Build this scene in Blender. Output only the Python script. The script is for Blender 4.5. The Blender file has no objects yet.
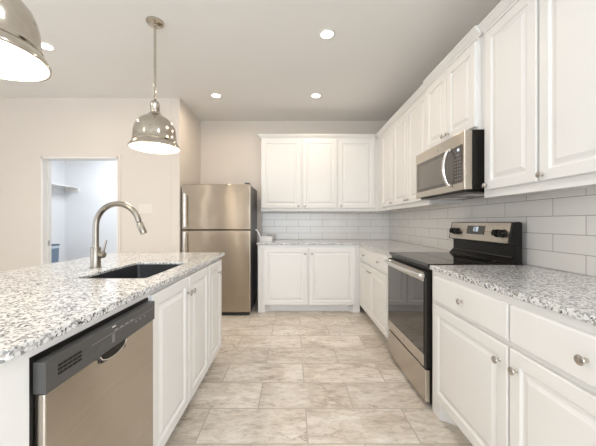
import bpy, bmesh, math, random
from mathutils import Vector, Matrix
random.seed(7)
PI = math.pi
S = bpy.context.scene
C = S.collection

# ------------------------------------------------------------------ camera, world, light, exposure
cam = bpy.data.cameras.new('camera')
cam.sensor_width = 36.0
cam.lens = 285.0 / 596.0 * 36.0
cam.shift_x = 5.0 / 596.0
cam.shift_y = -1.0 / 596.0
cam.clip_start = 0.02
cam_o = bpy.data.objects.new('camera', cam)
cam_o.location = (0, 0, 1.185)
cam_o.rotation_euler = (PI / 2, 0, 0)
C.objects.link(cam_o)
S.camera = cam_o

W = bpy.data.worlds.new('world')
S.world = W
W.use_nodes = True
W.node_tree.nodes['Background'].inputs[0].default_value = (0.88, 0.94, 1.0, 1)
W.node_tree.nodes['Background'].inputs[1].default_value = 2.2

S.view_settings.view_transform = 'Standard'
S.view_settings.look = 'None'
S.view_settings.gamma = 1.0
S.view_settings.use_curve_mapping = False
S.view_settings.exposure = 0.35

WARM = (1.0, 0.82, 0.63)
CAN_POWER = 4.1


def area_light(name, loc, rot, sx, sy, power, color, spread=PI):
    l = bpy.data.lights.new(name, 'AREA')
    l.shape = 'RECTANGLE'
    l.size, l.size_y = sx, sy
    l.energy = power
    l.color = color
    l.spread = spread
    o = bpy.data.objects.new(name, l)
    o.location = loc
    o.rotation_euler = rot
    C.objects.link(o)
    return o


# daylight fill: inferred from behind the camera, added on the left and right
area_light('daylight_fill', (-0.1, -3.3, 1.5), (PI / 2, 0, 0), 2.6, 2.0, 50.0, (0.82, 0.91, 1.0))
area_light('daylight_fill', (-4.9, -0.9, 1.5), (PI / 2, 0, -PI / 2), 3.4, 2.0, 19.0, (0.82, 0.91, 1.0))  # unseen source added to brighten the right-hand cabinets
area_light('daylight_fill', (1.45, -1.7, 1.5), (PI / 2, 0, PI / 2), 1.8, 1.6, 30.0, (0.84, 0.92, 1.0))  # unseen source added to brighten the island doors
# cool ceiling lamp of the laundry room
area_light('laundry_light', (-3.0, 4.6, 2.6), (0, 0, 0), 0.7, 0.7, 22.0, (0.90, 0.94, 1.0))


# ------------------------------------------------------------------ materials
def mat(name, color=(0.8, 0.8, 0.8), rough=0.5, metal=0.0, spec=0.5, emit=None, estr=0.0, coat=0.0):
    m = bpy.data.materials.new(name)
    m.use_nodes = True
    b = m.node_tree.nodes['Principled BSDF']
    b.inputs['Base Color'].default_value = (*color, 1)
    b.inputs['Roughness'].default_value = rough
    b.inputs['Metallic'].default_value = metal
    b.inputs['Specular IOR Level'].default_value = spec
    if coat:
        b.inputs['Coat Weight'].default_value = coat
        b.inputs['Coat Roughness'].default_value = 0.05
    if emit:
        b.inputs['Emission Color'].default_value = (*emit, 1)
        b.inputs['Emission Strength'].default_value = estr
    return m


def nt(m):
    t = m.node_tree
    return t, t.nodes, t.links, t.nodes['Principled BSDF']


def node(t, typ, **kw):
    n = t.nodes.new(typ)
    for k, v in kw.items():
        setattr(n, k, v)
    return n


def ramp(t, fac, stops):
    r = t.nodes.new('ShaderNodeValToRGB')
    el = r.color_ramp.elements
    el[0].position, el[0].color = stops[0][0], (*stops[0][1], 1)
    el[1].position, el[1].color = stops[-1][0], (*stops[-1][1], 1)
    for p, c in stops[1:-1]:
        e = el.new(p)
        e.color = (*c, 1)
    t.links.new(fac, r.inputs[0])
    return r.outputs[0]


def mix(t, fac, a, b, mode='MIX'):
    n = t.nodes.new('ShaderNodeMix')
    n.data_type = 'RGBA'
    n.blend_type = mode
    for sock, v in ((n.inputs[0], fac), (n.inputs[6], a), (n.inputs[7], b)):
        if isinstance(v, (int, float)):
            sock.default_value = v
        elif isinstance(v, tuple):
            sock.default_value = (*v, 1)
        else:
            t.links.new(v, sock)
    return n.outputs[2]


def position(t, scale=(1, 1, 1), loc=(0, 0, 0)):
    g = t.nodes.new('ShaderNodeNewGeometry')
    mp = t.nodes.new('ShaderNodeMapping')
    mp.inputs['Scale'].default_value = scale
    mp.inputs['Location'].default_value = loc
    t.links.new(g.outputs['Position'], mp.inputs[0])
    return mp.outputs[0]


def noise(t, vec, scale, detail=3.0, rough=0.5, dist=0.0):
    n = t.nodes.new('ShaderNodeTexNoise')
    n.inputs['Scale'].default_value = scale
    n.inputs['Detail'].default_value = detail
    n.inputs['Roughness'].default_value = rough
    n.inputs['Distortion'].default_value = dist
    t.links.new(vec, n.inputs['Vector'])
    return n


def bump(t, height, strength, dist, b):
    n = t.nodes.new('ShaderNodeBump')
    n.inputs['Strength'].default_value = strength
    n.inputs['Distance'].default_value = dist
    t.links.new(height, n.inputs['Height'])
    t.links.new(n.outputs[0], b.inputs['Normal'])


def paint(name, color, rough=0.6, s=220.0, k=0.04):
    m = mat(name, color, rough)
    t, N, L, b = nt(m)
    p = position(t)
    n = noise(t, p, s, 2)
    bump(t, n.outputs[0], k, 0.002, b)
    n2 = noise(t, p, 1.3, 2)
    L.new(ramp(t, n2.outputs[0], [(0.3, tuple(c * 0.985 for c in color)), (0.7, tuple(min(1, c * 1.01) for c in color))]), b.inputs['Base Color'])
    return m


M = {}
M['wall'] = paint('wall_paint', (0.745, 0.68, 0.61), 0.65)
M['ceiling'] = paint('ceiling_paint', (0.86, 0.845, 0.82), 0.8)
M['laundry_wall'] = paint('laundry_paint', (0.85, 0.86, 0.87), 0.6)
M['white'] = paint('cabinet_white', (0.81, 0.80, 0.78), 0.48, 60, 0.01)
M['trim'] = paint('trim_white', (0.84, 0.82, 0.79), 0.35, 60, 0.01)
M['plate'] = mat('switch_plastic', (0.80, 0.735, 0.66), 0.35)
M['toe'] = mat('toe_kick_paint', (0.70, 0.66, 0.61), 0.5)


def granite():
    m = mat('granite', rough=0.12, spec=0.5)
    t, N, L, b = nt(m)
    p = position(t)
    warp = noise(t, p, 55, 2)
    add = node(t, 'ShaderNodeVectorMath', operation='MULTIPLY_ADD')
    L.new(warp.outputs['Color'], add.inputs[0])
    add.inputs[1].default_value = (0.014, 0.014, 0.014)
    L.new(p, add.inputs[2])
    pv = add.outputs[0]

    def cells(scale):
        v = node(t, 'ShaderNodeTexVoronoi')
        v.inputs['Scale'].default_value = scale
        L.new(pv, v.inputs['Vector'])
        s = node(t, 'ShaderNodeSeparateColor')
        L.new(v.outputs['Color'], s.inputs[0])
        return s
    c1 = cells(125)
    c2 = cells(170)
    base = ramp(t, c1.outputs[0], [(0.0, (0.76, 0.76, 0.75)), (0.50, (0.71, 0.71, 0.70)), (0.68, (0.50, 0.50, 0.495)), (0.92, (0.24, 0.24, 0.24))])
    cl = noise(t, p, 14, 3)
    msk = node(t, 'ShaderNodeMath', operation='MULTIPLY_ADD')
    L.new(cl.outputs[0], msk.inputs[0])
    msk.inputs[1].default_value = 0.5
    L.new(c2.outputs[1], msk.inputs[2])
    sub = node(t, 'ShaderNodeMath', operation='SUBTRACT')
    L.new(msk.outputs[0], sub.inputs[0])
    sub.inputs[1].default_value = 0.3
    dark = ramp(t, sub.outputs[0], [(0.86, (0, 0, 0)), (0.90, (1, 1, 1))])
    col = mix(t, dark, base, (0.05, 0.05, 0.055))
    br = ramp(t, c2.outputs[2], [(0.93, (0, 0, 0)), (0.95, (1, 1, 1))])
    col = mix(t, br, col, (0.38, 0.34, 0.31))
    L.new(col, b.inputs['Base Color'])
    return m


M['granite'] = granite()


def floor_tile():
    m = mat('stone_tile', rough=0.38, spec=0.4)
    t, N, L, b = nt(m)
    p = position(t, loc=(-0.3825, -1.521, 0))
    br = node(t, 'ShaderNodeTexBrick', offset=0.5, offset_frequency=2)
    br.inputs['Scale'].default_value = 1.0
    br.inputs['Brick Width'].default_value = 0.605
    br.inputs['Row Height'].default_value = 0.29
    br.inputs['Mortar Size'].default_value = 0.0042
    br.inputs['Mortar Smooth'].default_value = 0.1
    br.inputs['Color1'].default_value = (0, 0, 0, 1)
    br.inputs['Color2'].default_value = (1, 1, 1, 1)
    L.new(p, br.inputs['Vector'])
    # every tile gets its own patch of stone: shift the noise by the tile's random value
    sh = node(t, 'ShaderNodeVectorMath', operation='MULTIPLY_ADD')
    L.new(br.outputs['Color'], sh.inputs[0])
    sh.inputs[1].default_value = (13.0, 17.0, 9.0)
    L.new(p, sh.inputs[2])
    rot = node(t, 'ShaderNodeMapping')
    rot.inputs['Rotation'].default_value = (0, 0, 0.5)
    rot.inputs['Scale'].default_value = (1.0, 2.6, 1.0)
    L.new(sh.outputs[0], rot.inputs[0])
    n1 = noise(t, rot.outputs[0], 2.2, 9, 0.66, 0.9)
    n2 = noise(t, rot.outputs[0], 14, 10, 0.78, 0.5)
    n3 = noise(t, rot.outputs[0], 1.3, 9, 0.6, 1.2)
    base = ramp(t, n1.outputs[0], [(0.30, (0.47, 0.41, 0.345)), (0.44, (0.60, 0.54, 0.47)), (0.56, (0.69, 0.64, 0.575)), (0.72, (0.77, 0.74, 0.70))])
    fine = ramp(t, n2.outputs[0], [(0.37, (0.62, 0.585, 0.545)), (0.50, (0.98, 0.975, 0.97)), (0.64, (1.08, 1.08, 1.09))])
    col = mix(t, 0.8, base, fine, 'MULTIPLY')
    ab = node(t, 'ShaderNodeMath', operation='SUBTRACT')
    L.new(n3.outputs[0], ab.inputs[0])
    ab.inputs[1].default_value = 0.5
    aa = node(t, 'ShaderNodeMath', operation='ABSOLUTE')
    L.new(ab.outputs[0], aa.inputs[0])
    vein = ramp(t, aa.outputs[0], [(0.0, (0.8, 0.8, 0.8)), (0.016, (0, 0, 0))])
    vm = noise(t, sh.outputs[0], 2.0, 2)
    vmask = ramp(t, vm.outputs[0], [(0.50, (0, 0, 0)), (0.60, (1, 1, 1))])
    vein = mix(t, 1.0, vein, vmask, 'MULTIPLY')
    col = mix(t, vein, col, (0.30, 0.235, 0.18))
    tone = ramp(t, br.outputs['Color'], [(0.0, (0.97, 0.965, 0.955)), (1.0, (1.19, 1.20, 1.215))])
    col = mix(t, 1.0, col, tone, 'MULTIPLY')
    col = mix(t, br.outputs['Fac'], col, (0.46, 0.415, 0.36))
    L.new(col, b.inputs['Base Color'])
    inv = node(t, 'ShaderNodeMath', operation='SUBTRACT')
    inv.inputs[0].default_value = 1.0
    L.new(br.outputs['Fac'], inv.inputs[1])
    bump(t, inv.outputs[0], 0.4, 0.002, b)
    return m


M['floor'] = floor_tile()


def wall_tile(name, axis, u0, w):
    m = mat(name, rough=0.14, spec=0.5)
    t, N, L, b = nt(m)
    g = node(t, 'ShaderNodeNewGeometry')
    s = node(t, 'ShaderNodeSeparateXYZ')
    L.new(g.outputs['Position'], s.inputs[0])
    c = node(t, 'ShaderNodeCombineXYZ')
    a = node(t, 'ShaderNodeMath', operation='SUBTRACT')
    L.new(s.outputs[axis], a.inputs[0])
    a.inputs[1].default_value = u0
    z = node(t, 'ShaderNodeMath', operation='SUBTRACT')
    L.new(s.outputs[2], z.inputs[0])
    z.inputs[1].default_value = 0.914
    L.new(a.outputs[0], c.inputs[0])
    L.new(z.outputs[0], c.inputs[1])
    br = node(t, 'ShaderNodeTexBrick', offset=0.5, offset_frequency=2)
    br.inputs['Scale'].default_value = 1.0
    br.inputs['Brick Width'].default_value = w
    br.inputs['Row Height'].default_value = 0.1015
    br.inputs['Mortar Size'].default_value = 0.0019
    br.inputs['Mortar Smooth'].default_value = 0.2
    br.inputs['Color1'].default_value = (0.79, 0.76, 0.72, 1)
    br.inputs['Color2'].default_value = (0.83, 0.80, 0.76, 1)
    br.inputs['Mortar'].default_value = (0.36, 0.335, 0.31, 1)
    L.new(c.outputs[0], br.inputs['Vector'])
    L.new(br.outputs['Color'], b.inputs['Base Color'])
    inv = node(t, 'ShaderNodeMath', operation='SUBTRACT')
    inv.inputs[0].default_value = 1.0
    L.new(br.outputs['Fac'], inv.inputs[1])
    wv = noise(t, g.outputs['Position'], 9, 2)
    hs = node(t, 'ShaderNodeMath', operation='MULTIPLY_ADD')
    L.new(wv.outputs[0], hs.inputs[0])
    hs.inputs[1].default_value = 0.35
    L.new(inv.outputs[0], hs.inputs[2])
    bump(t, hs.outputs[0], 0.5, 0.0015, b)
    return m


M['tile_right'] = wall_tile('white_wall_tile', 1, 1.635, 0.37)
M['tile_back'] = wall_tile('white_wall_tile_back', 0, -0.10, 0.37)


def steel(name, color, rough, axis=None, wave=0.0):
    m = mat(name, color, rough, 1.0)
    t, N, L, b = nt(m)
    sc = {'x': (3, 300, 300), 'y': (300, 3, 300), 'z': (300, 300, 3), None: (40, 40, 40)}[axis]
    p = position(t, scale=sc)
    n = noise(t, p, 1.0, 2)
    L.new(ramp(t, n.outputs[0], [(0.3, tuple(c * 0.94 for c in color)), (0.7, tuple(min(1, c * 1.05) for c in color))]), b.inputs['Base Color'])
    if axis:
        tg = node(t, 'ShaderNodeTangent', direction_type='RADIAL', axis='Z')
        L.new(tg.outputs[0], b.inputs['Tangent'])
        b.inputs['Anisotropic'].default_value = 1.0
        b.inputs['Anisotropic Rotation'].default_value = 0.25
    if wave:
        q = position(t)
        w = noise(t, q, 3.2, 1)
        bump(t, w.outputs[0], 1.0, wave, b)
    return m


M['steel'] = steel('stainless_steel', (0.46, 0.40, 0.33), 0.23, 'x', 0.006)
M['steel_y'] = steel('stainless_steel_side_run', (0.57, 0.52, 0.455), 0.27, 'y', 0.003)
M['nickel'] = steel('brushed_nickel', (0.30, 0.275, 0.24), 0.30)
M['polished'] = steel('polished_nickel', (0.56, 0.52, 0.455), 0.14)
M['chrome'] = mat('bright_steel', (0.78, 0.76, 0.73), 0.14, 1.0)
M['knob'] = mat('knob_nickel', (0.55, 0.52, 0.48), 0.24, 1.0)
M['black'] = mat('black_enamel', (0.009, 0.008, 0.007), 0.30, 0.0, 0.28)
M['black_glass'] = mat('black_glass', (0.010, 0.009, 0.008), 0.03, 0.0, 0.6)
M['oven_glass'] = mat('oven_glass', (0.026, 0.021, 0.017), 0.04, 0.0, 0.75)
M['mw_glass'] = mat('microwave_glass', (0.065, 0.053, 0.044), 0.10, 0.0, 0.7)
M['mw_window'] = mat('microwave_window', (0.15, 0.13, 0.108), 0.12, 0.0, 0.7)
M['mw_pad'] = mat('microwave_keypad', (0.065, 0.052, 0.044), 0.2)
M['panel_dark'] = mat('dark_grey_plastic', (0.075, 0.073, 0.070), 0.32)
M['panel_line'] = mat('grey_print', (0.33, 0.32, 0.31), 0.4)
M['fridge_side'] = paint('fridge_side_grey', (0.085, 0.085, 0.088), 0.4, 400, 0.15)
M['gap'] = mat('rubber_gasket', (0.02, 0.02, 0.02), 0.7)
M['sink'] = paint('black_composite', (0.028, 0.029, 0.032), 0.35, 500, 0.05)
M['key_print'] = mat('dim_key_print', (0.20, 0.18, 0.165), 0.4)
M['print'] = mat('white_print', (0.75, 0.75, 0.74), 0.5)
M['shade_in'] = mat('white_enamel', (0.88, 0.86, 0.82), 0.4)
M['bulb'] = mat('lit_bulb', (1, 1, 1), 0.4, emit=(1.0, 0.90, 0.76), estr=70.0)
M['can'] = mat('lit_downlight', (1, 1, 1), 0.4, emit=(1.0, 0.90, 0.74), estr=16.0)
M['lcd'] = mat('lit_clock_digits', (0.5, 0.6, 0.7), 0.4, emit=(0.75, 0.88, 1.0), estr=0.7)
M['lcd_back'] = mat('display_glass', (0.05, 0.042, 0.038), 0.12)
M['ceramic'] = mat('white_plastic', (0.84, 0.83, 0.81), 0.35)
M['bin_blue'] = mat('blue_grey_plastic', (0.17, 0.24, 0.33), 0.45)
M['liner'] = mat('white_liner', (0.62, 0.70, 0.78), 0.6)
M['cloth_dark'] = mat('slate_plastic', (0.10, 0.14, 0.20), 0.5)


# ------------------------------------------------------------------ mesh helpers
class MB:
    def __init__(s):
        s.bm = bmesh.new()

    def box(s, x0, x1, y0, y1, z0, z1, bev=0.0, seg=2):
        r = bmesh.ops.create_cube(s.bm, size=1.0)
        vs = r['verts']
        for v in vs:
            v.co = Vector((x0 if v.co.x < 0 else x1, y0 if v.co.y < 0 else y1, z0 if v.co.z < 0 else z1))
        if bev:
            es = list({e for v in vs for e in v.link_edges})
            bmesh.ops.bevel(s.bm, geom=es, offset=bev, segments=seg, profile=0.5, affect='EDGES')
        return s

    def rings(s, rings, close_start=True, close_end=True, loop=True):
        rv = [[s.bm.verts.new(p) for p in r] for r in rings]
        n = len(rv[0])
        for a, b in zip(rv, rv[1:]):
            for i in range(n if loop else n - 1):
                j = (i + 1) % n
                try:
                    s.bm.faces.new((a[i], a[j], b[j], b[i]))
                except ValueError:
                    pass
        if close_start:
            s.bm.faces.new(rv[0][::-1])
        if close_end:
            s.bm.faces.new(rv[-1])
        return s

    def panel(s, x0, x1, z0, z1, prof, y=0.0):
        """nested rectangles in the x-z plane facing -y: prof = [(inset, height towards -y)]"""
        rr = []
        for ins, h in prof:
            rr.append([(x0 + ins, y - h, z0 + ins), (x1 - ins, y - h, z0 + ins), (x1 - ins, y - h, z1 - ins), (x0 + ins, y - h, z1 - ins)])
        return s.rings(rr)

    def lathe(s, prof, seg=32, M4=Matrix.Identity(4), cap0=False, cap1=False):
        rr = []
        for r, z in prof:
            rr.append([M4 @ Vector((r * math.cos(2 * PI * i / seg), r * math.sin(2 * PI * i / seg), z)) for i in range(seg)])
        return s.rings(rr, cap0, cap1)

    def tube(s, pts, rad, seg=14):
        pts = [Vector(p) for p in pts]
        rads = rad if isinstance(rad, (list, tuple)) else [rad] * len(pts)
        rr = []
        up = None
        for i, p in enumerate(pts):
            d = (pts[min(i + 1, len(pts) - 1)] - pts[max(i - 1, 0)]).normalized()
            if up is None:
                up = Vector((0, 0, 1)) if abs(d.z) < 0.9 else Vector((0, 1, 0))
            a = d.cross(up).normalized()
            up = a.cross(d).normalized()
            rr.append([p + (a * math.cos(2 * PI * k / seg) + up * math.sin(2 * PI * k / seg)) * rads[i] for k in range(seg)])
        return s.rings(rr)

    def prism(s, poly, y0, y1):
        """polygon in x-z, extruded along y"""
        return s.rings([[(x, y0, z) for x, z in poly], [(x, y1, z) for x, z in poly]])

    def prism_z(s, poly, z0, z1):
        return s.rings([[(x, y, z0) for x, y in poly], [(x, y, z1) for x, y in poly]])

    def sweep(s, path, prof):
        """path of (x,y); prof of (out, z), out to the right-hand side of travel; mitred"""
        P = [Vector(p) for p in path]
        rr = []
        for i, p in enumerate(P):
            nn = []
            if i > 0:
                d = (P[i] - P[i - 1]).normalized()
                nn.append(Vector((d.y, -d.x)))
            if i < len(P) - 1:
                d = (P[i + 1] - P[i]).normalized()
                nn.append(Vector((d.y, -d.x)))
            n = nn[0] if len(nn) == 1 else (nn[0] + nn[1]) / (1 + nn[0].dot(nn[1]))
            rr.append([(p.x + n.x * o, p.y + n.y * o, z) for o, z in prof])
        return s.rings(rr)

    def move(s, m4):
        bmesh.ops.transform(s.bm, matrix=m4, verts=s.bm.verts)
        return s

    def build(s, name, m, parent=None, smooth=False, loc=None):
        bmesh.ops.recalc_face_normals(s.bm, faces=s.bm.faces)
        me = bpy.data.meshes.new(name)
        s.bm.to_mesh(me)
        s.bm.free()
        me.materials.append(m)
        o = bpy.data.objects.new(name, me)
        C.objects.link(o)
        if parent:
            o.parent = parent
        if loc:
            o.location = loc
        if smooth:
            for p in me.polygons:
                p.use_smooth = True
            es = bmesh.new()
            es.from_mesh(me)
            for e in es.edges:
                if len(e.link_faces) == 2 and e.calc_face_angle(0) > math.radians(38):
                    e.smooth = False
            es.to_mesh(me)
            es.free()
        return o


def tag(o, label, cat, group=None):
    o['label'] = label
    o['category'] = cat
    if group:
        o['group'] = group
    return o


def thing(name, label, cat, loc=(0, 0, 0), rz=0.0, group=None):
    o = bpy.data.objects.new(name, None)
    o.empty_display_size = 0.1
    C.objects.link(o)
    o.location = loc
    o.rotation_euler = (0, 0, rz)
    return tag(o, label, cat, group)


def struct(name, mb, m, parent=None, smooth=False):
    o = mb.build(name, m, parent, smooth)
    if not parent:
        o['kind'] = 'structure'
    return o


# ------------------------------------------------------------------ room shell
XR, YB, YL, XC, ZC = 1.5, 4.391, 3.58, -1.425, 2.743
XW, YREAR = -5.2, -3.5
DX0, DX1, DZ = -3.155, -2.19, 2.0
LY = 5.45      # laundry back wall
LX = -4.36     # laundry left wall

struct('floor', MB().box(XW - 0.1, XR + 0.1, YREAR - 0.1, LY + 0.1, -0.1, 0), M['floor'])
struct('ceiling', MB().box(XW - 0.1, XR + 0.1, YREAR - 0.1, LY + 0.1, ZC, ZC + 0.1), M['ceiling'])
wr = MB().box(XR, XR + 0.1, -0.8, YB + 0.1, 0, ZC)
wr.box(XR, XR + 0.1, YREAR - 0.1, -2.6, 0, ZC).box(XR, XR + 0.1, -2.6, -0.8, 0, 0.7).box(XR, XR + 0.1, -2.6, -0.8, 2.3, ZC)  # unseen opening added to go with the right fill light
struct('wall_right', wr, M['wall'])
struct('wall_back', MB().box(XC, XR, YB, YB + 0.1, 0, ZC), M['wall'])
# wall with the laundry doorway, and its return beside the refrigerator
wl = MB()
wl.box(XW, DX0, YL, YL + 0.11, 0, ZC)
wl.box(DX1, XC - 0.11, YL, YL + 0.11, 0, ZC)
wl.box(DX0, DX1, YL, YL + 0.11, DZ, ZC)
wl.box(XC - 0.11, XC, YL, YB + 0.1, 0, ZC, 0.004)
struct('wall_left', wl, M['wall'])
fl = MB()
fl.box(XW - 0.1, XW, YREAR - 0.1, -2.6, 0, ZC).box(XW - 0.1, XW, 0.8, YL + 0.11, 0, ZC)
fl.box(XW - 0.1, XW, -2.6, 0.8, 0, 0.5).box(XW - 0.1, XW, -2.6, 0.8, 2.5, ZC)  # unseen opening added to go with the left fill light
struct('wall_far_left', fl, M['wall'])
# rear wall behind the camera: daylight opening plus two slots added for fridge streaks
rw = MB()
rear_openings = [(-3.36, -3.18), (-2.24, -2.06), (-1.4, 1.2)]
x = XW
for a, b in rear_openings:
    rw.box(x, a, YREAR - 0.1, YREAR, 0, ZC)
    rw.box(a, b, YREAR - 0.1, YREAR, 0, 0.3)
    rw.box(a, b, YREAR - 0.1, YREAR, 2.4, ZC)
    x = b
rw.box(x, XR, YREAR - 0.1, YREAR, 0, ZC)
struct('wall_rear', rw, M['wall'])
# laundry room walls
lw = MB()
lw.box(LX - 0.1, LX, YL + 0.11, LY, 0, ZC)
lw.box(LX - 0.1, XC, LY, LY + 0.1, 0, ZC)
lw.box(XC - 0.13, XC - 0.11, YL + 0.11, LY, 0, ZC)
lw.box(LX, DX0 - 0.03, YL + 0.11, YL + 0.12, 0, ZC)
lw.box(DX1 + 0.03, XC - 0.13, YL + 0.11, YL + 0.12, 0, ZC)
lw.box(DX0 - 0.03, DX1 + 0.03, YL + 0.11, YL + 0.12, DZ + 0.03, ZC)
struct('wall_laundry', lw, M['laundry_wall'])
struct('baseboard_left', MB().box(DX1 + 0.07, XC - 0.001, YL - 0.014, YL, 0, 0.11, 0.003), M['trim'])

# laundry doorway: jamb lining and narrow casing, with a strike plate
d1 = MB()
d1.box(DX0, DX0 + 0.018, YL - 0.012, YL + 0.122, 0, DZ)
d1.box(DX1 - 0.018, DX1, YL - 0.012, YL + 0.122, 0, DZ)
d1.box(DX0, DX1, YL - 0.012, YL + 0.122, DZ - 0.018, DZ)
d1.box(DX0 + 0.018, DX0 + 0.030, YL + 0.05, YL + 0.085, 0, DZ - 0.018)
d1.box(DX1 - 0.030, DX1 - 0.018, YL + 0.05, YL + 0.085, 0, DZ - 0.018)
door = struct('door_1', d1, M['trim'])
cs = MB()
for xx0, xx1 in ((DX0 - 0.04, DX0), (DX1, DX1 + 0.03)):
    cs.box(xx0, xx1, YL - 0.010, YL - 0.0005, 0, DZ + 0.035, 0.003)
cs.box(DX0, DX1, YL - 0.010, YL - 0.0005, DZ, DZ + 0.035, 0.003)
cs.build('casing', M['wall'], door)
MB().box(DX0 + 0.030, DX0 + 0.033, YL + 0.052, YL + 0.08, 0.88, 0.95).build('strike_plate', M['knob'], door)

# tiled backsplash
struct('backsplash_right', MB().box(XR - 0.009, XR - 0.0005, 0.44, YB - 0.010, 0.915, 1.42), M['tile_right'])
struct('backsplash_back', MB().box(-0.478, XR - 0.010, YB - 0.009, YB - 0.0005, 0.915, 1.42), M['tile_back'])

# ------------------------------------------------------------------ cabinets
RAISED = [(0, 0), (0, 0.016), (0.004, 0.020), (0.052, 0.020), (0.056, 0.0165), (0.060, 0.0115), (0.067, 0.0105), (0.072, 0.0115), (0.088, 0.0175), (0.091, 0.019)]
SLAB = [(0, 0), (0, 0.014), (0.002, 0.018), (0.006, 0.020)]


def knob_mb():
    prof = [(0.006, 0.0), (0.0075, 0.002), (0.0045, 0.005), (0.0042, 0.013), (0.0075, 0.017), (0.0135, 0.020), (0.0155, 0.023), (0.0145, 0.026), (0.009, 0.0285), (0.001, 0.0295)]
    return MB().lathe(prof, 24, Matrix.Rotation(PI / 2, 4, 'X'), True, True)


def add_door(parent, x0, x1, z0, z1, knob=None, name='door', prof=RAISED):
    d = MB().panel(x0, x1, z0, z1, prof).build(name, M['white'], parent)
    kn = [knob] if knob and not isinstance(knob, list) else (knob or [])
    for kx, kz in kn:
        k = knob_mb().build('knob', M['knob'], d, True)
        k.location = (kx, -0.020, kz)
    return d


CROWN = [(0.0, 0.0), (0.006, 0.0), (0.008, 0.012), (0.016, 0.018), (0.026, 0.030), (0.036, 0.046), (0.040, 0.048), (0.040, 0.058), (0.0, 0.058)]


def crown(parent, path, z):
    MB().sweep(path, [(o, z + h) for o, h in CROWN]).build('crown_moulding', M['white'], parent)


def base_carcass(t, w, d, toe=0.10, recess=0.075, ztop=0.886, foot0=False, foot1=False):
    MB().box(0, w, 0, d, toe, ztop).build('carcass', M['white'], t)
    MB().box(0.0 if not foot0 else 0.021, w if not foot1 else w - 0.021, recess + 0.0005, recess + 0.02, 0, toe).build('toe_kick', M['white'], t)
    F = [(0, 0), (0.088, 0), (0.138, recess), (0, recess)]
    if foot0:
        MB().prism_z(F, 0.0, 0.0995).box(0, 0.02, recess, d, 0, 0.0995).build('foot', M['white'], t)
    if foot1:
        MB().prism_z([(w - a, c) for a, c in F], 0.0, 0.0995).box(w - 0.02, w, recess, d, 0, 0.0995).build('foot', M['white'], t)


# --- near right base cabinet (local x runs towards the camera)
DZ0, DZ1, WZ0, WZ1 = 0.118, 0.685, 0.709, 0.856
t = thing('base_cabinet', 'white base cabinet with two drawers and two doors, in the right foreground beside the range', 'cabinet', (0.878, 1.795, 0), -PI / 2, 'base cabinets')
base_carcass(t, 1.335, 0.617, foot0=True)
add_door(t, 0.050, 0.653, DZ0, DZ1, (0.613, 0.614))
add_door(t, 0.663, 1.266, DZ0, DZ1, (0.703, 0.614))
add_door(t, 0.050, 0.653, WZ0, WZ1, (0.352, 0.782), 'drawer', SLAB)
add_door(t, 0.663, 1.266, WZ0, WZ1, (0.964, 0.782), 'drawer', SLAB)

# --- far right base cabinet
YF = 3.726
t = thing('base_cabinet', 'white base cabinet with one wide two-knob drawer, on the right wall beyond the range', 'cabinet', (0.878, YF, 0), -PI / 2, 'base cabinets')
base_carcass(t, YF - 2.535, 0.617)
add_door(t, 0.055, 0.545, DZ0, DZ1, (0.510, 0.628))
add_door(t, 0.555, 1.105, DZ0, DZ1, (0.590, 0.628))
add_door(t, 0.055, 1.105, WZ0, WZ1, [(0.305, 0.785), (0.88, 0.785)], 'drawer', SLAB)

# --- back base cabinet
t = thing('base_cabinet', 'white two-door base cabinet on the back wall, right of the refrigerator', 'cabinet', (-0.458, 3.73, 0), 0, 'base cabinets')
base_carcass(t, 1.335, 0.655, foot0=True, foot1=True)
MB().box(1.3355, 1.955, 0.0, 0.655, 0.10, 0.886).build('corner_box', M['white'], t)
add_door(t, 0.065, 0.648, 0.1025, 0.845, (0.615, 0.775))
add_door(t, 0.668, 1.272, 0.1025, 0.845, (0.700, 0.775))

# --- island: sink cabinet, narrow cabinet, end panel and back
XI = -0.629     # face frame plane of the island
ID = 0.60
t = thing('base_cabinet', 'white two-door island cabinet under the sink, next to the dishwasher', 'cabinet', (XI, 1.235, 0), PI / 2, 'base cabinets')
bx = MB().box(0, 0.835, 0, 0.02, 0.10, 0.886)
bx.box(0, 0.018, 0.02, ID, 0.10, 0.886).box(0.817, 0.835, 0.02, ID, 0.10, 0.886).box(0.018, 0.817, ID - 0.015, ID, 0.10, 0.886).box(0.018, 0.817, 0.02, ID - 0.015, 0.10, 0.118)
bx.build('carcass', M['white'], t)
MB().box(0, 0.835, 0.075, 0.095, 0, 0.10).build('toe_kick', M['toe'], t)
add_door(t, 0.004, 0.431, 0.122, 0.866, (0.408, 0.775))
add_door(t, 0.441, 0.828, 0.122, 0.866, (0.468, 0.775))
t = thing('base_cabinet', 'narrow white one-door cabinet at the far end of the island', 'cabinet', (XI, 2.071, 0), PI / 2, 'base cabinets')
MB().box(0, 0.372, 0, ID, 0.10, 0.886).build('carcass', M['white'], t)
MB().box(0, 0.35, 0.075, 0.095, 0, 0.10).build('toe_kick', M['toe'], t)
add_door(t, 0.008, 0.362, 0.122, 0.866, (0.25, 0.775))

t = thing('island_body', 'white island end panel and back below the granite worktop, left of the dishwasher', 'island', (XI, 0.601, 0), PI / 2)
MB().box(0, 0.074, -0.004, ID + 0.002, 0.0, 0.886).build('end_panel', M['white'], t)
MB().box(0, 1.845, ID + 0.006, ID + 0.33, 0.0, 0.886).build('back_panel', M['white'], t)
MB().box(0.075, 0.632, 0.0, 0.02, 0.861, 0.886).build('top_rail', M['white'], t)

# --- upper cabinets
UZ0, UZ1, UD0, UD1 = 1.337, 2.372, 1.382, 2.352
XU = 1.21
UDEP = XR - XU - 0.0006


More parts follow.
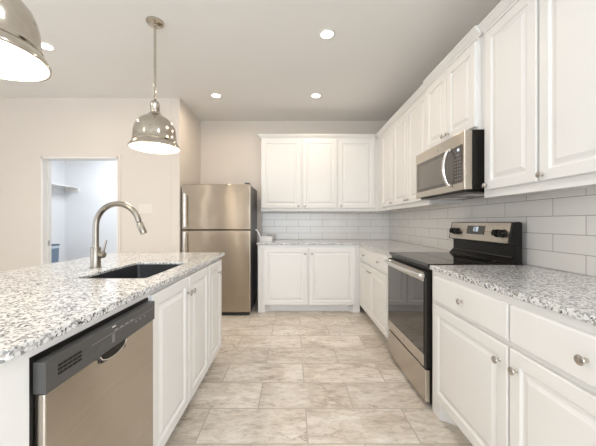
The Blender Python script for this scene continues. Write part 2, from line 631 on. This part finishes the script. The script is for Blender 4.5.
def upper_box(t, w, d, z0=UZ0, z1=UZ1, lip=0.018):
    b = MB().box(0, w, 0.02, d, z0 + lip, z1)
    b.box(0, w, 0, 0.02, z0, z1)
    b.build('carcass', M['white'], t)


CZ = 2.370
t = thing('upper_cabinet', 'white one-door upper cabinet at the right edge of the photo', 'cabinet', (XU, 1.386, 0), -PI / 2, 'upper cabinets')
upper_box(t, 0.47, UDEP)
add_door(t, 0.006, 0.458, UD0, UD1, (0.030, 1.41))
crown(t, [(0, 0), (0.47, 0)], CZ)
t = thing('upper_cabinet', 'tall narrow white one-door upper cabinet just right of the microwave', 'cabinet', (XU, 1.802, 0), -PI / 2, 'upper cabinets')
upper_box(t, 0.415, UDEP)
add_door(t, 0.032, 0.407, UD0, UD1, (0.052, 1.41))
crown(t, [(0, 0), (0.415, 0)], CZ)
# over the microwave
XM = 1.19
t = thing('upper_cabinet', 'short white two-door cabinet above the microwave', 'cabinet', (XM, 2.52, 0), -PI / 2, 'upper cabinets')
MB().box(0, 0.690, 0, XR - XM - 0.0006, 1.775, UZ1).box(0.690, 0.717, 0.02, XR - XM - 0.0006, 1.775, UZ1).build('carcass', M['white'], t)
add_door(t, 0.008, 0.343, 1.80, 2.345, (0.314, 1.845))
add_door(t, 0.349, 0.684, 1.80, 2.345, (0.379, 1.845))
crown(t, [(0, 0), (0.7165, 0)], CZ)
# far right three doors
t = thing('upper_cabinet', 'white three-door upper cabinet on the right wall between microwave and corner', 'cabinet', (XU, 4.058, 0), -PI / 2, 'upper cabinets')
w3 = 4.058 - 2.5215
upper_box(t, w3, UDEP)
add_door(t, 0.225, 0.66, UD0, UD1, (0.625, 1.415))
add_door(t, 0.690, 1.095, UD0, UD1, (1.065, 1.415))
add_door(t, 1.103, 1.515, UD0, UD1, (1.135, 1.415))
crown(t, [(0, 0), (w3, 0)], CZ)
# back wall
YU = 4.06
BD = YB - YU - 0.0006
t = thing('upper_cabinet', 'white two-door upper cabinet on the back wall, nearest the refrigerator', 'cabinet', (-0.455, YU, 0), 0, 'upper cabinets')
upper_box(t, 1.09, BD)
add_door(t, 0.012, 0.565, UD0, UD1, (0.530, 1.412))
add_door(t, 0.590, 1.080, UD0, UD1, (0.620, 1.412))
crown(t, [(0, BD), (0, 0), (1.09, 0)], CZ)
t = thing('upper_cabinet', 'white single-door upper cabinet on the back wall at the corner', 'cabinet', (0.6355, YU, 0), 0, 'upper cabinets')
upper_box(t, XR - 0.6355 - 0.001, BD)
add_door(t, 0.012, 0.522, UD0, UD1, (0.045, 1.412))
crown(t, [(0, 0), (0.5330, 0)], CZ)


# ------------------------------------------------------------------ worktops
def slab(name, outline, z0, z1, hole=None, hr=0.02, corner=None, loc=None):
    """granite slab: outline polygon with a rounded top edge, optional rectangular hole"""
    mb = MB()
    bm = mb.bm
    vt = [bm.verts.new((x, y, z1)) for x, y in outline]
    vb = [bm.verts.new((x, y, z0)) for x, y in outline]
    n = len(outline)
    for i in range(n):
        j = (i + 1) % n
        bm.faces.new((vb[i], vb[j], vt[j], vt[i]))
    if hole:
        x0, x1, y0, y1 = hole
        hp = []
        for cx, cy, a0 in ((x1 - hr, y1 - hr, 0), (x0 + hr, y1 - hr, 90), (x0 + hr, y0 + hr, 180), (x1 - hr, y0 + hr, 270)):
            for k in range(5):
                a = math.radians(a0 + k * 22.5)
                hp.append((cx + hr * math.cos(a), cy + hr * math.sin(a)))
        ht = [bm.verts.new((x, y, z1)) for x, y in hp]
        hb = [bm.verts.new((x, y, z0)) for x, y in hp]
        for i in range(len(hp)):
            j = (i + 1) % len(hp)
            bm.faces.new((ht[i], ht[j], hb[j], hb[i]))
        bm.edges.ensure_lookup_table()
        for vo, vh in ((vt, ht), (vb, hb)):
            es = []
            for ring in (vo, vh):
                for i in range(len(ring)):
                    es.append(bm.edges.get((ring[i], ring[(i + 1) % len(ring)])))
            bmesh.ops.triangle_fill(bm, use_beauty=True, edges=es)
    else:
        bm.faces.new(vt)
        bm.faces.new(vb[::-1])
    bmesh.ops.recalc_face_normals(bm, faces=bm.faces)
    if corner:
        for idx, r in corner:
            e = bm.edges.get((vt[idx], vb[idx]))
            if e:
                bmesh.ops.bevel(bm, geom=[e], offset=r, segments=5, profile=0.5, affect='EDGES')
    es = [e for e in bm.edges if len(e.link_faces) == 2 and e.calc_face_angle(0) > 1.2 and abs(e.verts[0].co.z - e.verts[1].co.z) < 1e-5]
    bmesh.ops.bevel(bm, geom=es, offset=0.004, segments=2, profile=0.5, affect='EDGES')
    return mb.build(name, M['granite'], smooth=False)


ZT = 0.914
XE = -0.604
sink_hole = (-1.050, -0.712, 1.372, 1.915)
o = slab('granite_worktop', [(XE, 0.585), (XE, 2.54), (-1.59, 2.54), (-1.59, 0.585)], 0.887, ZT, sink_hole, 0.02, [(0, 0.03), (1, 0.012), (2, 0.012), (3, 0.03)])
tag(o, 'speckled grey and white granite worktop on the island around the black sink', 'countertop', 'granite worktops')
o = slab('granite_worktop', [(0.862, 0.46), (1.490, 0.46), (1.490, 1.797), (0.862, 1.797)], 0.887, ZT)
tag(o, 'speckled granite worktop in the right foreground, nearer than the range', 'countertop', 'granite worktops')
o = slab('granite_worktop', [(0.862, 2.535), (1.490, 2.535), (1.490, 4.381), (-0.475, 4.381), (-0.475, 3.705), (0.862, 3.705)], 0.887, ZT)
tag(o, 'L-shaped granite worktop running round the back corner beyond the range', 'countertop', 'granite worktops')

# ------------------------------------------------------------------ sink
x0, x1, y0, y1 = sink_hole
t = thing('kitchen_sink', 'black undermount sink set into the island worktop', 'sink', ((x0 + x1) / 2, (y0 + y1) / 2, 0.66))
cx, cy = (x0 + x1) / 2, (y0 + y1) / 2


def rrect(hx, hy, r, z):
    out = []
    for sx, sy, a0 in ((1, 1, 0), (-1, 1, 90), (-1, -1, 180), (1, -1, 270)):
        for k in range(5):
            a = math.radians(a0 + k * 22.5)
            out.append((sx * (hx - r) + r * math.cos(a), sy * (hy - r) + r * math.sin(a), z))
    return out


hx, hy = (x1 - x0) / 2 - 0.002, (y1 - y0) / 2 - 0.002
MB().rings([rrect(hx, hy, 0.02, 0.2415), rrect(hx, hy, 0.02, -0.008)], False, True).rings(
    [rrect(hx, hy, 0.02, 0.2415), rrect(hx - 0.005, hy - 0.005, 0.016, 0.2415), rrect(hx - 0.010, hy - 0.010, 0.03, 0.03), rrect(hx - 0.024, hy - 0.024, 0.03, 0.004), rrect(0.06, 0.06, 0.03, 0.0)], False, True).build('basin', M['sink'], t, True)
MB().lathe([(0.001, 0.003), (0.025, 0.003), (0.030, 0.006), (0.044, 0.006), (0.045, 0.001)], 28).build('drain', M['chrome'], t, True)

# ------------------------------------------------------------------ faucet
t = thing('kitchen_faucet', 'brushed nickel gooseneck faucet standing behind the island sink', 'faucet', (-1.176, 1.70, ZT))
MB().lathe([(0.0, 0.0), (0.032, 0.0), (0.032, 0.004), (0.0265, 0.006), (0.0265, 0.118), (0.025, 0.121), (0.0, 0.121)], 32).build('body', M['nickel'], t, True)
pts = [(0, 0, 0.119), (0, 0, 0.23)]
RA = 0.130
for k in range(1, 21):
    a = PI - k * (PI * 0.93 / 20)
    pts.append((RA + RA * math.cos(a), 0, 0.243 + RA * math.sin(a) * 1.05))
MB().tube(pts, 0.0165, 20).build('spout', M['nickel'], t, True)
e, f = Vector(pts[-2]), Vector(pts[-1])
d = (f - e).normalized()
d = (d + Vector((0.14, 0, 0))).normalized()
MB().tube([f - d * 0.002, f + d * 0.006], 0.012, 20).build('hose_collar', M['gap'], t, True)
MB().tube([f + d * 0.006, f + d * 0.010, f + d * 0.068, f + d * 0.078], [0.016, 0.019, 0.019, 0.0165], 20).build('spray_head', M['nickel'], t, True)
h = MB().tube([(0.022, 0, 0.075), (0.050, 0, 0.075), (0.053, 0, 0.075)], [0.0195, 0.0195, 0.016], 20).build('handle_hub', M['nickel'], t, True)
MB().tube([(0.042, 0, 0.085), (0.050, 0, 0.115), (0.062, 0, 0.160), (0.063, 0, 0.163)], [0.0075, 0.0065, 0.0055, 0.003], 14).build('lever', M['nickel'], h, True)

# ------------------------------------------------------------------ dishwasher (local x away from the camera)
t = thing('dishwasher', 'stainless dishwasher with dark control strip built into the island', 'dishwasher', (XI, 0.676, 0), PI / 2)
MB().box(0, 0.557, -0.002, 0.55, 0.10, 0.858).build('tub_housing', M['black'], t)
MB().box(0.01, 0.547, 0.06, 0.08, 0.0, 0.10).build('toe_kick', M['black'], t)
# door skin with a scooped top edge under the pocket
FD = -0.030
DS = 0.547 / 0.577
MB().box(0.012, 0.547, FD, -0.003, 0.115, 0.767, 0.004).build('door', M['steel_y'], t)
# control strip
px0, px1 = 0.195, 0.345
poly = [(0.010, 0.770), (px0 - 0.01, 0.770), (px0, 0.766), (px0 + 0.02, 0.748), (px0 + 0.035, 0.742), (px1 - 0.035, 0.742), (px1 - 0.02, 0.748), (px1, 0.766), (px1 + 0.01, 0.770), (0.549, 0.770), (0.549, 0.846), (0.010, 0.846)]
cp = MB()
cp.rings([[(x, -0.003, z) for x, z in poly], [(x, FD - 0.004, z) for x, z in poly]])
strip = cp.build('control_strip', M['panel_dark'], t)
MB().box(px0 + 0.012, px1 - 0.012, FD - 0.0065, FD - 0.003, 0.7455, 0.770, 0.001).build('pocket_recess', M['black'], strip)
MB().tube([(px0 + 0.006 + (px1 - px0 - 0.012) * k / 16, FD - 0.006, 0.769 - 0.026 * (math.sin(PI * k / 16) ** 0.45)) for k in range(17)], 0.0022, 8).build('pocket_lip', M['chrome'], strip, True)
v = MB()
for r in range(3):
    for k in range(5):
        v.box(0.046 + k * 0.0165, 0.060 + k * 0.0165, FD - 0.0047, FD - 0.003, 0.797 + r * 0.0105, 0.8035 + r * 0.0105)
v.build('vent', M['black'], strip)
pr = MB()
pr.box(0.165, 0.530, FD - 0.0045, FD - 0.0039, 0.8185, 0.8195)
for k in range(4):
    pr.box(0.275 + k * 0.030, 0.293 + k * 0.030, FD - 0.0046, FD - 0.0039, 0.8215, 0.8250)
for k in range(5):
    pr.box(0.262, 0.276, FD - 0.0046, FD - 0.0039, 0.788 + k * 0.0058, 0.7905 + k * 0.0058)
for k in range(3):
    pr.box(0.400 + k * 0.03, 0.408 + k * 0.03, FD - 0.0046, FD - 0.0039, 0.806, 0.811)
pr.build('printed_marks', M['panel_line'], strip)
MB().prism([(0.175, 0.790), (0.262, 0.790), (0.218, 0.809)], FD - 0.0046, FD - 0.0039).build('printed_chevron', M['fridge_side'], strip)
MB().box(0.262, 0.280, FD - 0.0047, FD - 0.0039, 0.836, 0.840).build('badge', M['print'], strip)

# ------------------------------------------------------------------ refrigerator
FX0, FX1, FY = -1.398, -0.5385, 3.594
fw = FX1 - FX0
t = thing('refrigerator', 'stainless top-freezer refrigerator in the alcove at the end of the island', 'refrigerator', (FX0, FY, 0))
MB().box(0.006, fw - 0.003, 0.075, 0.70, 0.03, 1.655, 0.004).build('cabinet_shell', M['fridge_side'], t)
MB().box(0.012, fw - 0.012, 0.060, 0.075, 0.035, 1.65).build('gasket', M['gap'], t)
MB().box(0, fw, 0, 0.060, 1.090, 1.664, 0.008, 3).build('freezer_door', M['steel'], t)
MB().box(0, fw, 0, 0.060, 0.045, 1.078, 0.008, 3).build('fridge_door', M['steel'], t)
for z0, z1 in ((1.12, 1.545), (0.55, 1.062)):
    h = MB()
    h.tube([(0.052, -0.001, z0 + 0.02), (0.052, -0.048, z0 + 0.02)], 0.009, 12).tube([(0.052, -0.001, z1 - 0.02), (0.052, -0.048, z1 - 0.02)], 0.009, 12)
    h.box(0.041, 0.063, -0.066, -0.046, z0, z1, 0.005, 3)
    h.build('handle', M['chrome'], t)
MB().box(fw - 0.075, fw - 0.012, 0.015, 0.11, 1.665, 1.684, 0.006).build('hinge_cap', M['fridge_side'], t)
MB().box(0.02, fw - 0.02, 0.025, 0.10, 0.0, 0.029).build('base_grille', M['gap'], t)

# ------------------------------------------------------------------ range
RY1, RY0 = 2.53, 1.802
RW = RY1 - RY0
XB = 0.876
t = thing('range', 'stainless and black electric range between the two right-hand worktops', 'stove', (XB, RY1, 0), -PI / 2)
MB().box(0.0, RW, 0.0, 0.574, 0.03, 0.900).build('body', M['black'], t)
MB().box(0.03, RW - 0.03, 0.02, 0.55, 0.0, 0.03).build('plinth', M['black'], t)
MB().box(0.0, RW, -0.022, 0.545, 0.9005, 0.9195, 0.004).build('cooktop', M['black_glass'], t)
for cx_, cy_, r_ in ((0.19, 0.14, 0.10), (0.54, 0.14, 0.08), (0.19, 0.40, 0.075), (0.54, 0.40, 0.105)):
    MB().lathe([(r_, 0.9197), (r_ + 0.002, 0.9199), (r_ + 0.004, 0.9197)], 40, Matrix.Translation((cx_, cy_, 0))).build('burner_ring', M['panel_dark'], t)
# oven door: dark frame with steel bands and glass
dr = MB().box(0.004, RW - 0.004, -0.030, -0.001, 0.250, 0.868, 0.003).build('oven_door', M['black'], t)
MB().box(0.010, RW - 0.036, -0.036, -0.029, 0.800, 0.862, 0.002).build('upper_steel_band', M['steel_y'], dr)
MB().box(0.010, RW - 0.036, -0.036, -0.029, 0.255, 0.330, 0.002).build('lower_steel_band', M['steel_y'], dr)
MB().box(0.010, RW - 0.036, -0.0345, -0.029, 0.331, 0.799, 0.001).build('glass', M['oven_glass'], dr)
MB().lathe([(0.0, 0.0), (0.011, 0.0), (0.011, 0.0012), (0.0, 0.0014)], 24, Matrix.Translation((RW / 2, -0.036, 0.293)) @ Matrix.Rotation(PI / 2, 4, 'X')).lathe(
    [(0.006, 0.0015), (0.0065, 0.002), (0.007, 0.0015)], 20, Matrix.Translation((RW / 2, -0.036, 0.293)) @ Matrix.Rotation(PI / 2, 4, 'X')).build('round_emblem', M['knob'], dr, True)
hp = [(0.02 + (RW - 0.04) * k / 18, -0.062 - 0.014 * math.sin(PI * k / 18), 0.842) for k in range(19)]
h = MB().tube(hp, 0.0125, 14)
h.box(0.014, 0.036, -0.066, -0.034, 0.829, 0.855, 0.003).box(RW - 0.036, RW - 0.014, -0.066, -0.034, 0.829, 0.855, 0.003)
h.build('oven_handle', M['chrome'], dr, True)
MB().box(0.006, RW - 0.012, -0.034, -0.001, 0.036, 0.240, 0.004).build('storage_drawer', M['steel_y'], t)
# backguard: black housing with a leaning steel fascia
bgp = [(0.574, 0.9005), (0.574, 1.178), (0.557, 1.186), (0.518, 1.183), (0.492, 1.045), (0.532, 1.035), (0.532, 0.960), (0.498, 0.925), (0.498, 0.9005)]
b = MB().rings([[(0.028, y, z) for y, z in bgp], [(RW, y, z) for y, z in bgp]])
bg = b.build('backguard', M['black'], t)
nrm = Vector((0, -(1.183 - 1.045), (0.518 - 0.492))).normalized()
p0, p1 = Vector((0, 0.492, 1.045)), Vector((0, 0.518, 1.183))


def fp(x, s, out):   # point on the leaning fascia
    q = p0.lerp(p1, s) + nrm * out
    return (x, q.y, q.z)


def fbox(mb, xa, xb, sa, sb, oa, ob):
    return mb.rings([[fp(xa, sa, o_), fp(xb, sa, o_), fp(xb, sb, o_), fp(xa, sb, o_)] for o_ in (oa, ob)])


fc = fbox(MB(), 0.046, RW - 0.010, 0.02, 0.97, 0.0005, 0.005).build('fascia', M['steel_y'], bg)
dp = fbox(MB(), 0.275, 0.480, 0.34, 0.80, 0.005, 0.007).build('display', M['lcd_back'], fc)
dg = MB()
# clock digits as small segment bars
SEG = {'1': 'bc', '2': 'abged', '0': 'abcdef', '5': 'afgcd', '3': 'abgcd', '4': 'fgbc'}
gx = 0.350
for ch in '12:00':
    if ch == ':':
        fbox(dg, gx, gx + 0.003, 0.56, 0.58, 0.007, 0.0078)
        fbox(dg, gx, gx + 0.003, 0.65, 0.67, 0.007, 0.0078)
        gx += 0.008
        continue
    w_ = 0.010
    for s_ in SEG[ch]:
        r_ = {'a': (0, w_, 0.72, 0.74), 'd': (0, w_, 0.50, 0.52), 'g': (0, w_, 0.61, 0.63), 'b': (w_ - 0.002, w_, 0.62, 0.73), 'c': (w_ - 0.002, w_, 0.51, 0.62), 'f': (0, 0.002, 0.62, 0.73), 'e': (0, 0.002, 0.51, 0.62)}[s_]
        fbox(dg, gx + r_[0], gx + r_[1], r_[2], r_[3], 0.007, 0.0078)
    gx += 0.014
dg.build('clock_digits', M['lcd'], dp)
for kx in (0.096, 0.154, 0.612, 0.672):
    c0 = Vector(fp(kx, 0.46, 0.005))
    rotm = nrm.to_track_quat('Z', 'Y').to_matrix().to_4x4()
    kb = MB().lathe([(0.0, 0.0), (0.027, 0.0), (0.027, 0.006), (0.022, 0.009), (0.021, 0.026), (0.019, 0.030), (0.0, 0.030)], 28, Matrix.Translation(c0) @ rotm)
    k = kb.build('control_knob', M['black'], fc, True)
    MB().box(-0.003, 0.003, -0.020, 0.020, 0.029, 0.036, 0.001).move(Matrix.Translation(c0) @ rotm).build('grip', M['black'], k)
rd = MB()
for z in (0.945, 0.958):
    rd.tube([(0.04, 0.523, z), (RW - 0.02, 0.523, z)], 0.003, 8)
rd.build('vent_rib', M['panel_dark'], bg, True)

# ------------------------------------------------------------------ microwave
MY1, MY0 = 2.515, 1.803
MW = MY1 - MY0
t = thing('microwave', 'stainless over-the-range microwave under the short cabinet', 'microwave', (1.085, MY1, 0), -PI / 2)
Z0, Z1 = 1.392, 1.767
MB().box(0.004, MW - 0.004, 0.052, 0.404, Z0 + 0.004, Z1 + 0.005).build('case', M['black'], t)
MB().box(0, MW, 0.0, 0.050, Z0, Z1, 0.004).build('front_frame', M['steel_y'], t)
MB().box(0.03, MW - 0.024, -0.0035, 0.002, 1.440, 1.684, 0.001).build('door_glass', M['mw_glass'], t)
MB().box(0.065, 0.470, -0.0045, -0.003, 1.462, 1.655).build('window', M['mw_window'], t)
MB().box(0.585, MW - 0.026, -0.0045, -0.003, 1.442, 1.682).build('keypad', M['mw_pad'], t)
kp = MB()
for r in range(7):
    for c in range(3):
        kp.box(0.612 + c * 0.026, 0.624 + c * 0.026, -0.0052, -0.0044, 1.462 + r * 0.022, 1.468 + r * 0.022)
kp.box(0.612, 0.670, -0.0052, -0.0044, 1.622, 1.626)
kp.build('key_marks', M['key_print'], t)
MB().box(0.640, 0.662, -0.0053, -0.0044, 1.648, 1.664).build('clock_digits', M['lcd'], t)
hp = []
for k in range(25):
    s_ = k / 24
    hp.append((0.562, -0.012 - 0.042 * math.sin(PI * s_) ** 0.6, 1.432 + 0.248 * s_))
h = MB().tube(hp, 0.0115, 14)
h.lathe([(0.0, 0.0), (0.015, 0.0), (0.015, 0.014), (0.0, 0.014)], 16, Matrix.Translation((0.562, -0.003, 1.438)) @ Matrix.Rotation(PI / 2, 4, 'X'))
h.lathe([(0.0, 0.0), (0.015, 0.0), (0.015, 0.014), (0.0, 0.014)], 16, Matrix.Translation((0.562, -0.003, 1.674)) @ Matrix.Rotation(PI / 2, 4, 'X'))
h.build('handle', M['chrome'], t, True)
MB().lathe([(0.0, 0.0), (0.011, 0.0), (0.011, 0.0012), (0.0, 0.0014)], 24, Matrix.Translation((0.37, -0.0005, 1.720)) @ Matrix.Rotation(PI / 2, 4, 'X')).build('round_emblem', M['knob'], t, True)
un = MB().box(0.03, MW - 0.03, 0.03, 0.39, Z0 - 0.014, Z0 + 0.003)
un.build('underside_vent', M['black'], t)
for a_ in (0.10, 0.42):
    MB().box(a_, a_ + 0.2, 0.10, 0.30, Z0 - 0.018, Z0 - 0.0142).build('grease_filter', M['knob'], t)

# ------------------------------------------------------------------ pendants
def pendant(y, label, xx=-1.075):
    zr = 1.757
    t = thing('pendant_lamp', label, 'lamp', (xx, y, zr), 0, 'pendant lamps over the island')
    out = [(0.178, 0.001), (0.184, 0.000), (0.185, 0.010), (0.179, 0.020), (0.171, 0.034), (0.163, 0.044), (0.158, 0.048), (0.162, 0.055), (0.159, 0.062), (0.157, 0.066),
           (0.156, 0.095), (0.153, 0.130), (0.146, 0.162), (0.133, 0.192), (0.113, 0.217), (0.088, 0.237), (0.064, 0.249), (0.056, 0.258), (0.045, 0.266)]
    MB().lathe(out, 56).build('shade', M['polished'], t, True)
    inn = [(0.178, 0.001), (0.173, 0.022), (0.164, 0.036), (0.153, 0.048), (0.152, 0.066), (0.151, 0.095), (0.148, 0.130), (0.141, 0.160), (0.128, 0.189), (0.108, 0.213), (0.083, 0.232), (0.04, 0.250), (0.0, 0.252)]
    MB().lathe(inn, 56).build('shade_lining', M['shade_in'], t, True)
    MB().lathe([(0.045, 0.266), (0.042, 0.274), (0.034, 0.280), (0.034, 0.340), (0.036, 0.344), (0.034, 0.350), (0.029, 0.362), (0.014, 0.374), (0.008, 0.380), (0.0, 0.381)], 32).build('socket_cap', M['polished'], t, True)
    zc = ZC - zr
    MB().tube([(0, 0, 0.379), (0, 0, zc - 0.02)], 0.0095, 14).build('stem', M['polished'], t, True)
    MB().lathe([(0.0, zc - 0.034), (0.012, zc - 0.034), (0.014, zc - 0.026), (0.050, zc - 0.022), (0.064, zc - 0.012), (0.066, zc - 0.0005), (0.0, zc - 0.0005)], 36).build('canopy', M['polished'], t, True)
    MB().lathe([(0.0, 0.060), (0.022, 0.063), (0.040, 0.078), (0.047, 0.102), (0.042, 0.128), (0.026, 0.155), (0.018, 0.18), (0.018, 0.25), (0.0, 0.25)], 28).build('bulb', M['bulb'], t, True)
    l = bpy.data.lights.new('pendant_glow', 'POINT')
    l.energy = 0.6
    l.color = WARM
    l.shadow_soft_size = 0.05
    lo = bpy.data.objects.new('pendant_glow', l)
    C.objects.link(lo)
    lo.parent = t
    lo.location = (0, 0, 0.03)


pendant(2.22, 'polished nickel bell pendant hanging over the far end of the island, left of the refrigerator')
pendant(0.985, 'polished nickel bell pendant cut off by the top left corner of the photo')


# ------------------------------------------------------------------ downlights
def downlight(x, y, label, color=WARM):
    t = thing('recessed_downlight', label, 'light', (x, y, ZC), 0, 'recessed ceiling downlights')
    MB().lathe([(0.048, -0.001), (0.050, -0.006), (0.064, -0.005), (0.068, -0.0005)], 36).build('trim_ring', M['trim'], t, True)
    MB().lathe([(0.0, -0.003), (0.0485, -0.003), (0.0485, -0.0005), (0.0, -0.0005)], 36).build('lens', M['can'], t, True)
    l = bpy.data.lights.new('downlight_beam', 'AREA')
    l.shape = 'DISK'
    l.size = 0.09
    l.energy = CAN_POWER
    l.color = color
    l.spread = math.radians(170)
    lo = bpy.data.objects.new('downlight_beam', l)
    C.objects.link(lo)
    lo.parent = t
    lo.location = (0, 0, -0.010)


downlight(0.282, 2.362, 'lit recessed downlight nearest the camera, in the middle of the ceiling')
downlight(-0.948, 3.51, 'lit recessed downlight in front of the refrigerator alcove')
downlight(0.283, 3.51, 'lit recessed downlight before the back wall cabinets')
downlight(0.282, 0.75, 'added unseen downlight above the camera, fills the near cabinets', (0.92, 0.96, 1.0))  # extra cool fill light, added out of view in downlight form
downlight(-2.187, 0.33, 'lit recessed downlight to the left of the camera, out of the photo')
downlight(-2.187, 2.523, 'lit recessed downlight on the left, beside the cut-off pendant')

# ------------------------------------------------------------------ small things
# switch plate
t = thing('light_switch', 'beige three-gang switch plate on the wall between doorway and refrigerator', 'switch', (-1.85, YL - 0.0005, 1.352))
MB().box(-0.085, 0.085, -0.006, 0, -0.06, 0.06, 0.003).build('plate', M['plate'], t)
for k in (-1, 0, 1):
    MB().box(k * 0.047 - 0.017, k * 0.047 + 0.017, -0.010, -0.0055, -0.034, 0.034, 0.002).build('rocker', M['plate'], t)

# white caddy with a tall bent handle on the back worktop
t = thing('handled_caddy', 'small white plastic caddy with bent handle on the back worktop by the refrigerator', 'caddy', (-0.375, 3.93, ZT + 0.0005))
b = MB()
b.rings([rrect(0.090, 0.055, 0.02, 0.0), rrect(0.096, 0.060, 0.02, 0.075), rrect(0.091, 0.055, 0.016, 0.075), rrect(0.085, 0.050, 0.016, 0.006)], True, True)
b.build('tray', M['ceramic'], t, True)
MB().box(0.035, 0.085, -0.048, 0.048, 0.05, 0.0905, 0.006).build('lid', M['panel_line'], t)
MB().tube([(-0.070, 0, 0.01), (-0.085, 0, 0.08), (-0.100, 0, 0.115), (-0.118, 0, 0.150), (-0.132, 0, 0.163), (-0.145, 0, 0.166)], [0.010, 0.012, 0.012, 0.012, 0.011, 0.008], 12).build('handle', M['ceramic'], t, True)

# laundry shelf and bin
t = thing('wall_shelf', 'white shelf along the laundry room wall seen through the doorway', 'shelf', (LX, 4.0, 1.83))
MB().box(0.0005, 0.27, 0.0, LY - 4.0 - 0.001, 0.0, 0.02, 0.002).build('board', M['trim'], t)
MB().box(0.02, 0.27, LY - 4.0 - 0.02, LY - 4.0 - 0.001, -0.07, -0.0005).build('cleat', M['trim'], t)
t = thing('laundry_bin', 'tall blue-grey plastic bin standing in the laundry room, low in the doorway', 'bin', (-4.20, 4.80, 0))
MB().rings([rrect(0.115, 0.16, 0.04, 0.0), rrect(0.138, 0.185, 0.05, 0.78)], True, True).build('body', M['bin_blue'], t, True)
MB().rings([rrect(0.140, 0.187, 0.05, 0.735), rrect(0.142, 0.189, 0.05, 0.79)], False, False).build('liner', M['liner'], t, True)
MB().rings([rrect(0.145, 0.193, 0.05, 0.780), rrect(0.147, 0.195, 0.05, 0.795), rrect(0.134, 0.18, 0.05, 0.805)], True, True).build('lid', M['cloth_dark'], t, True)
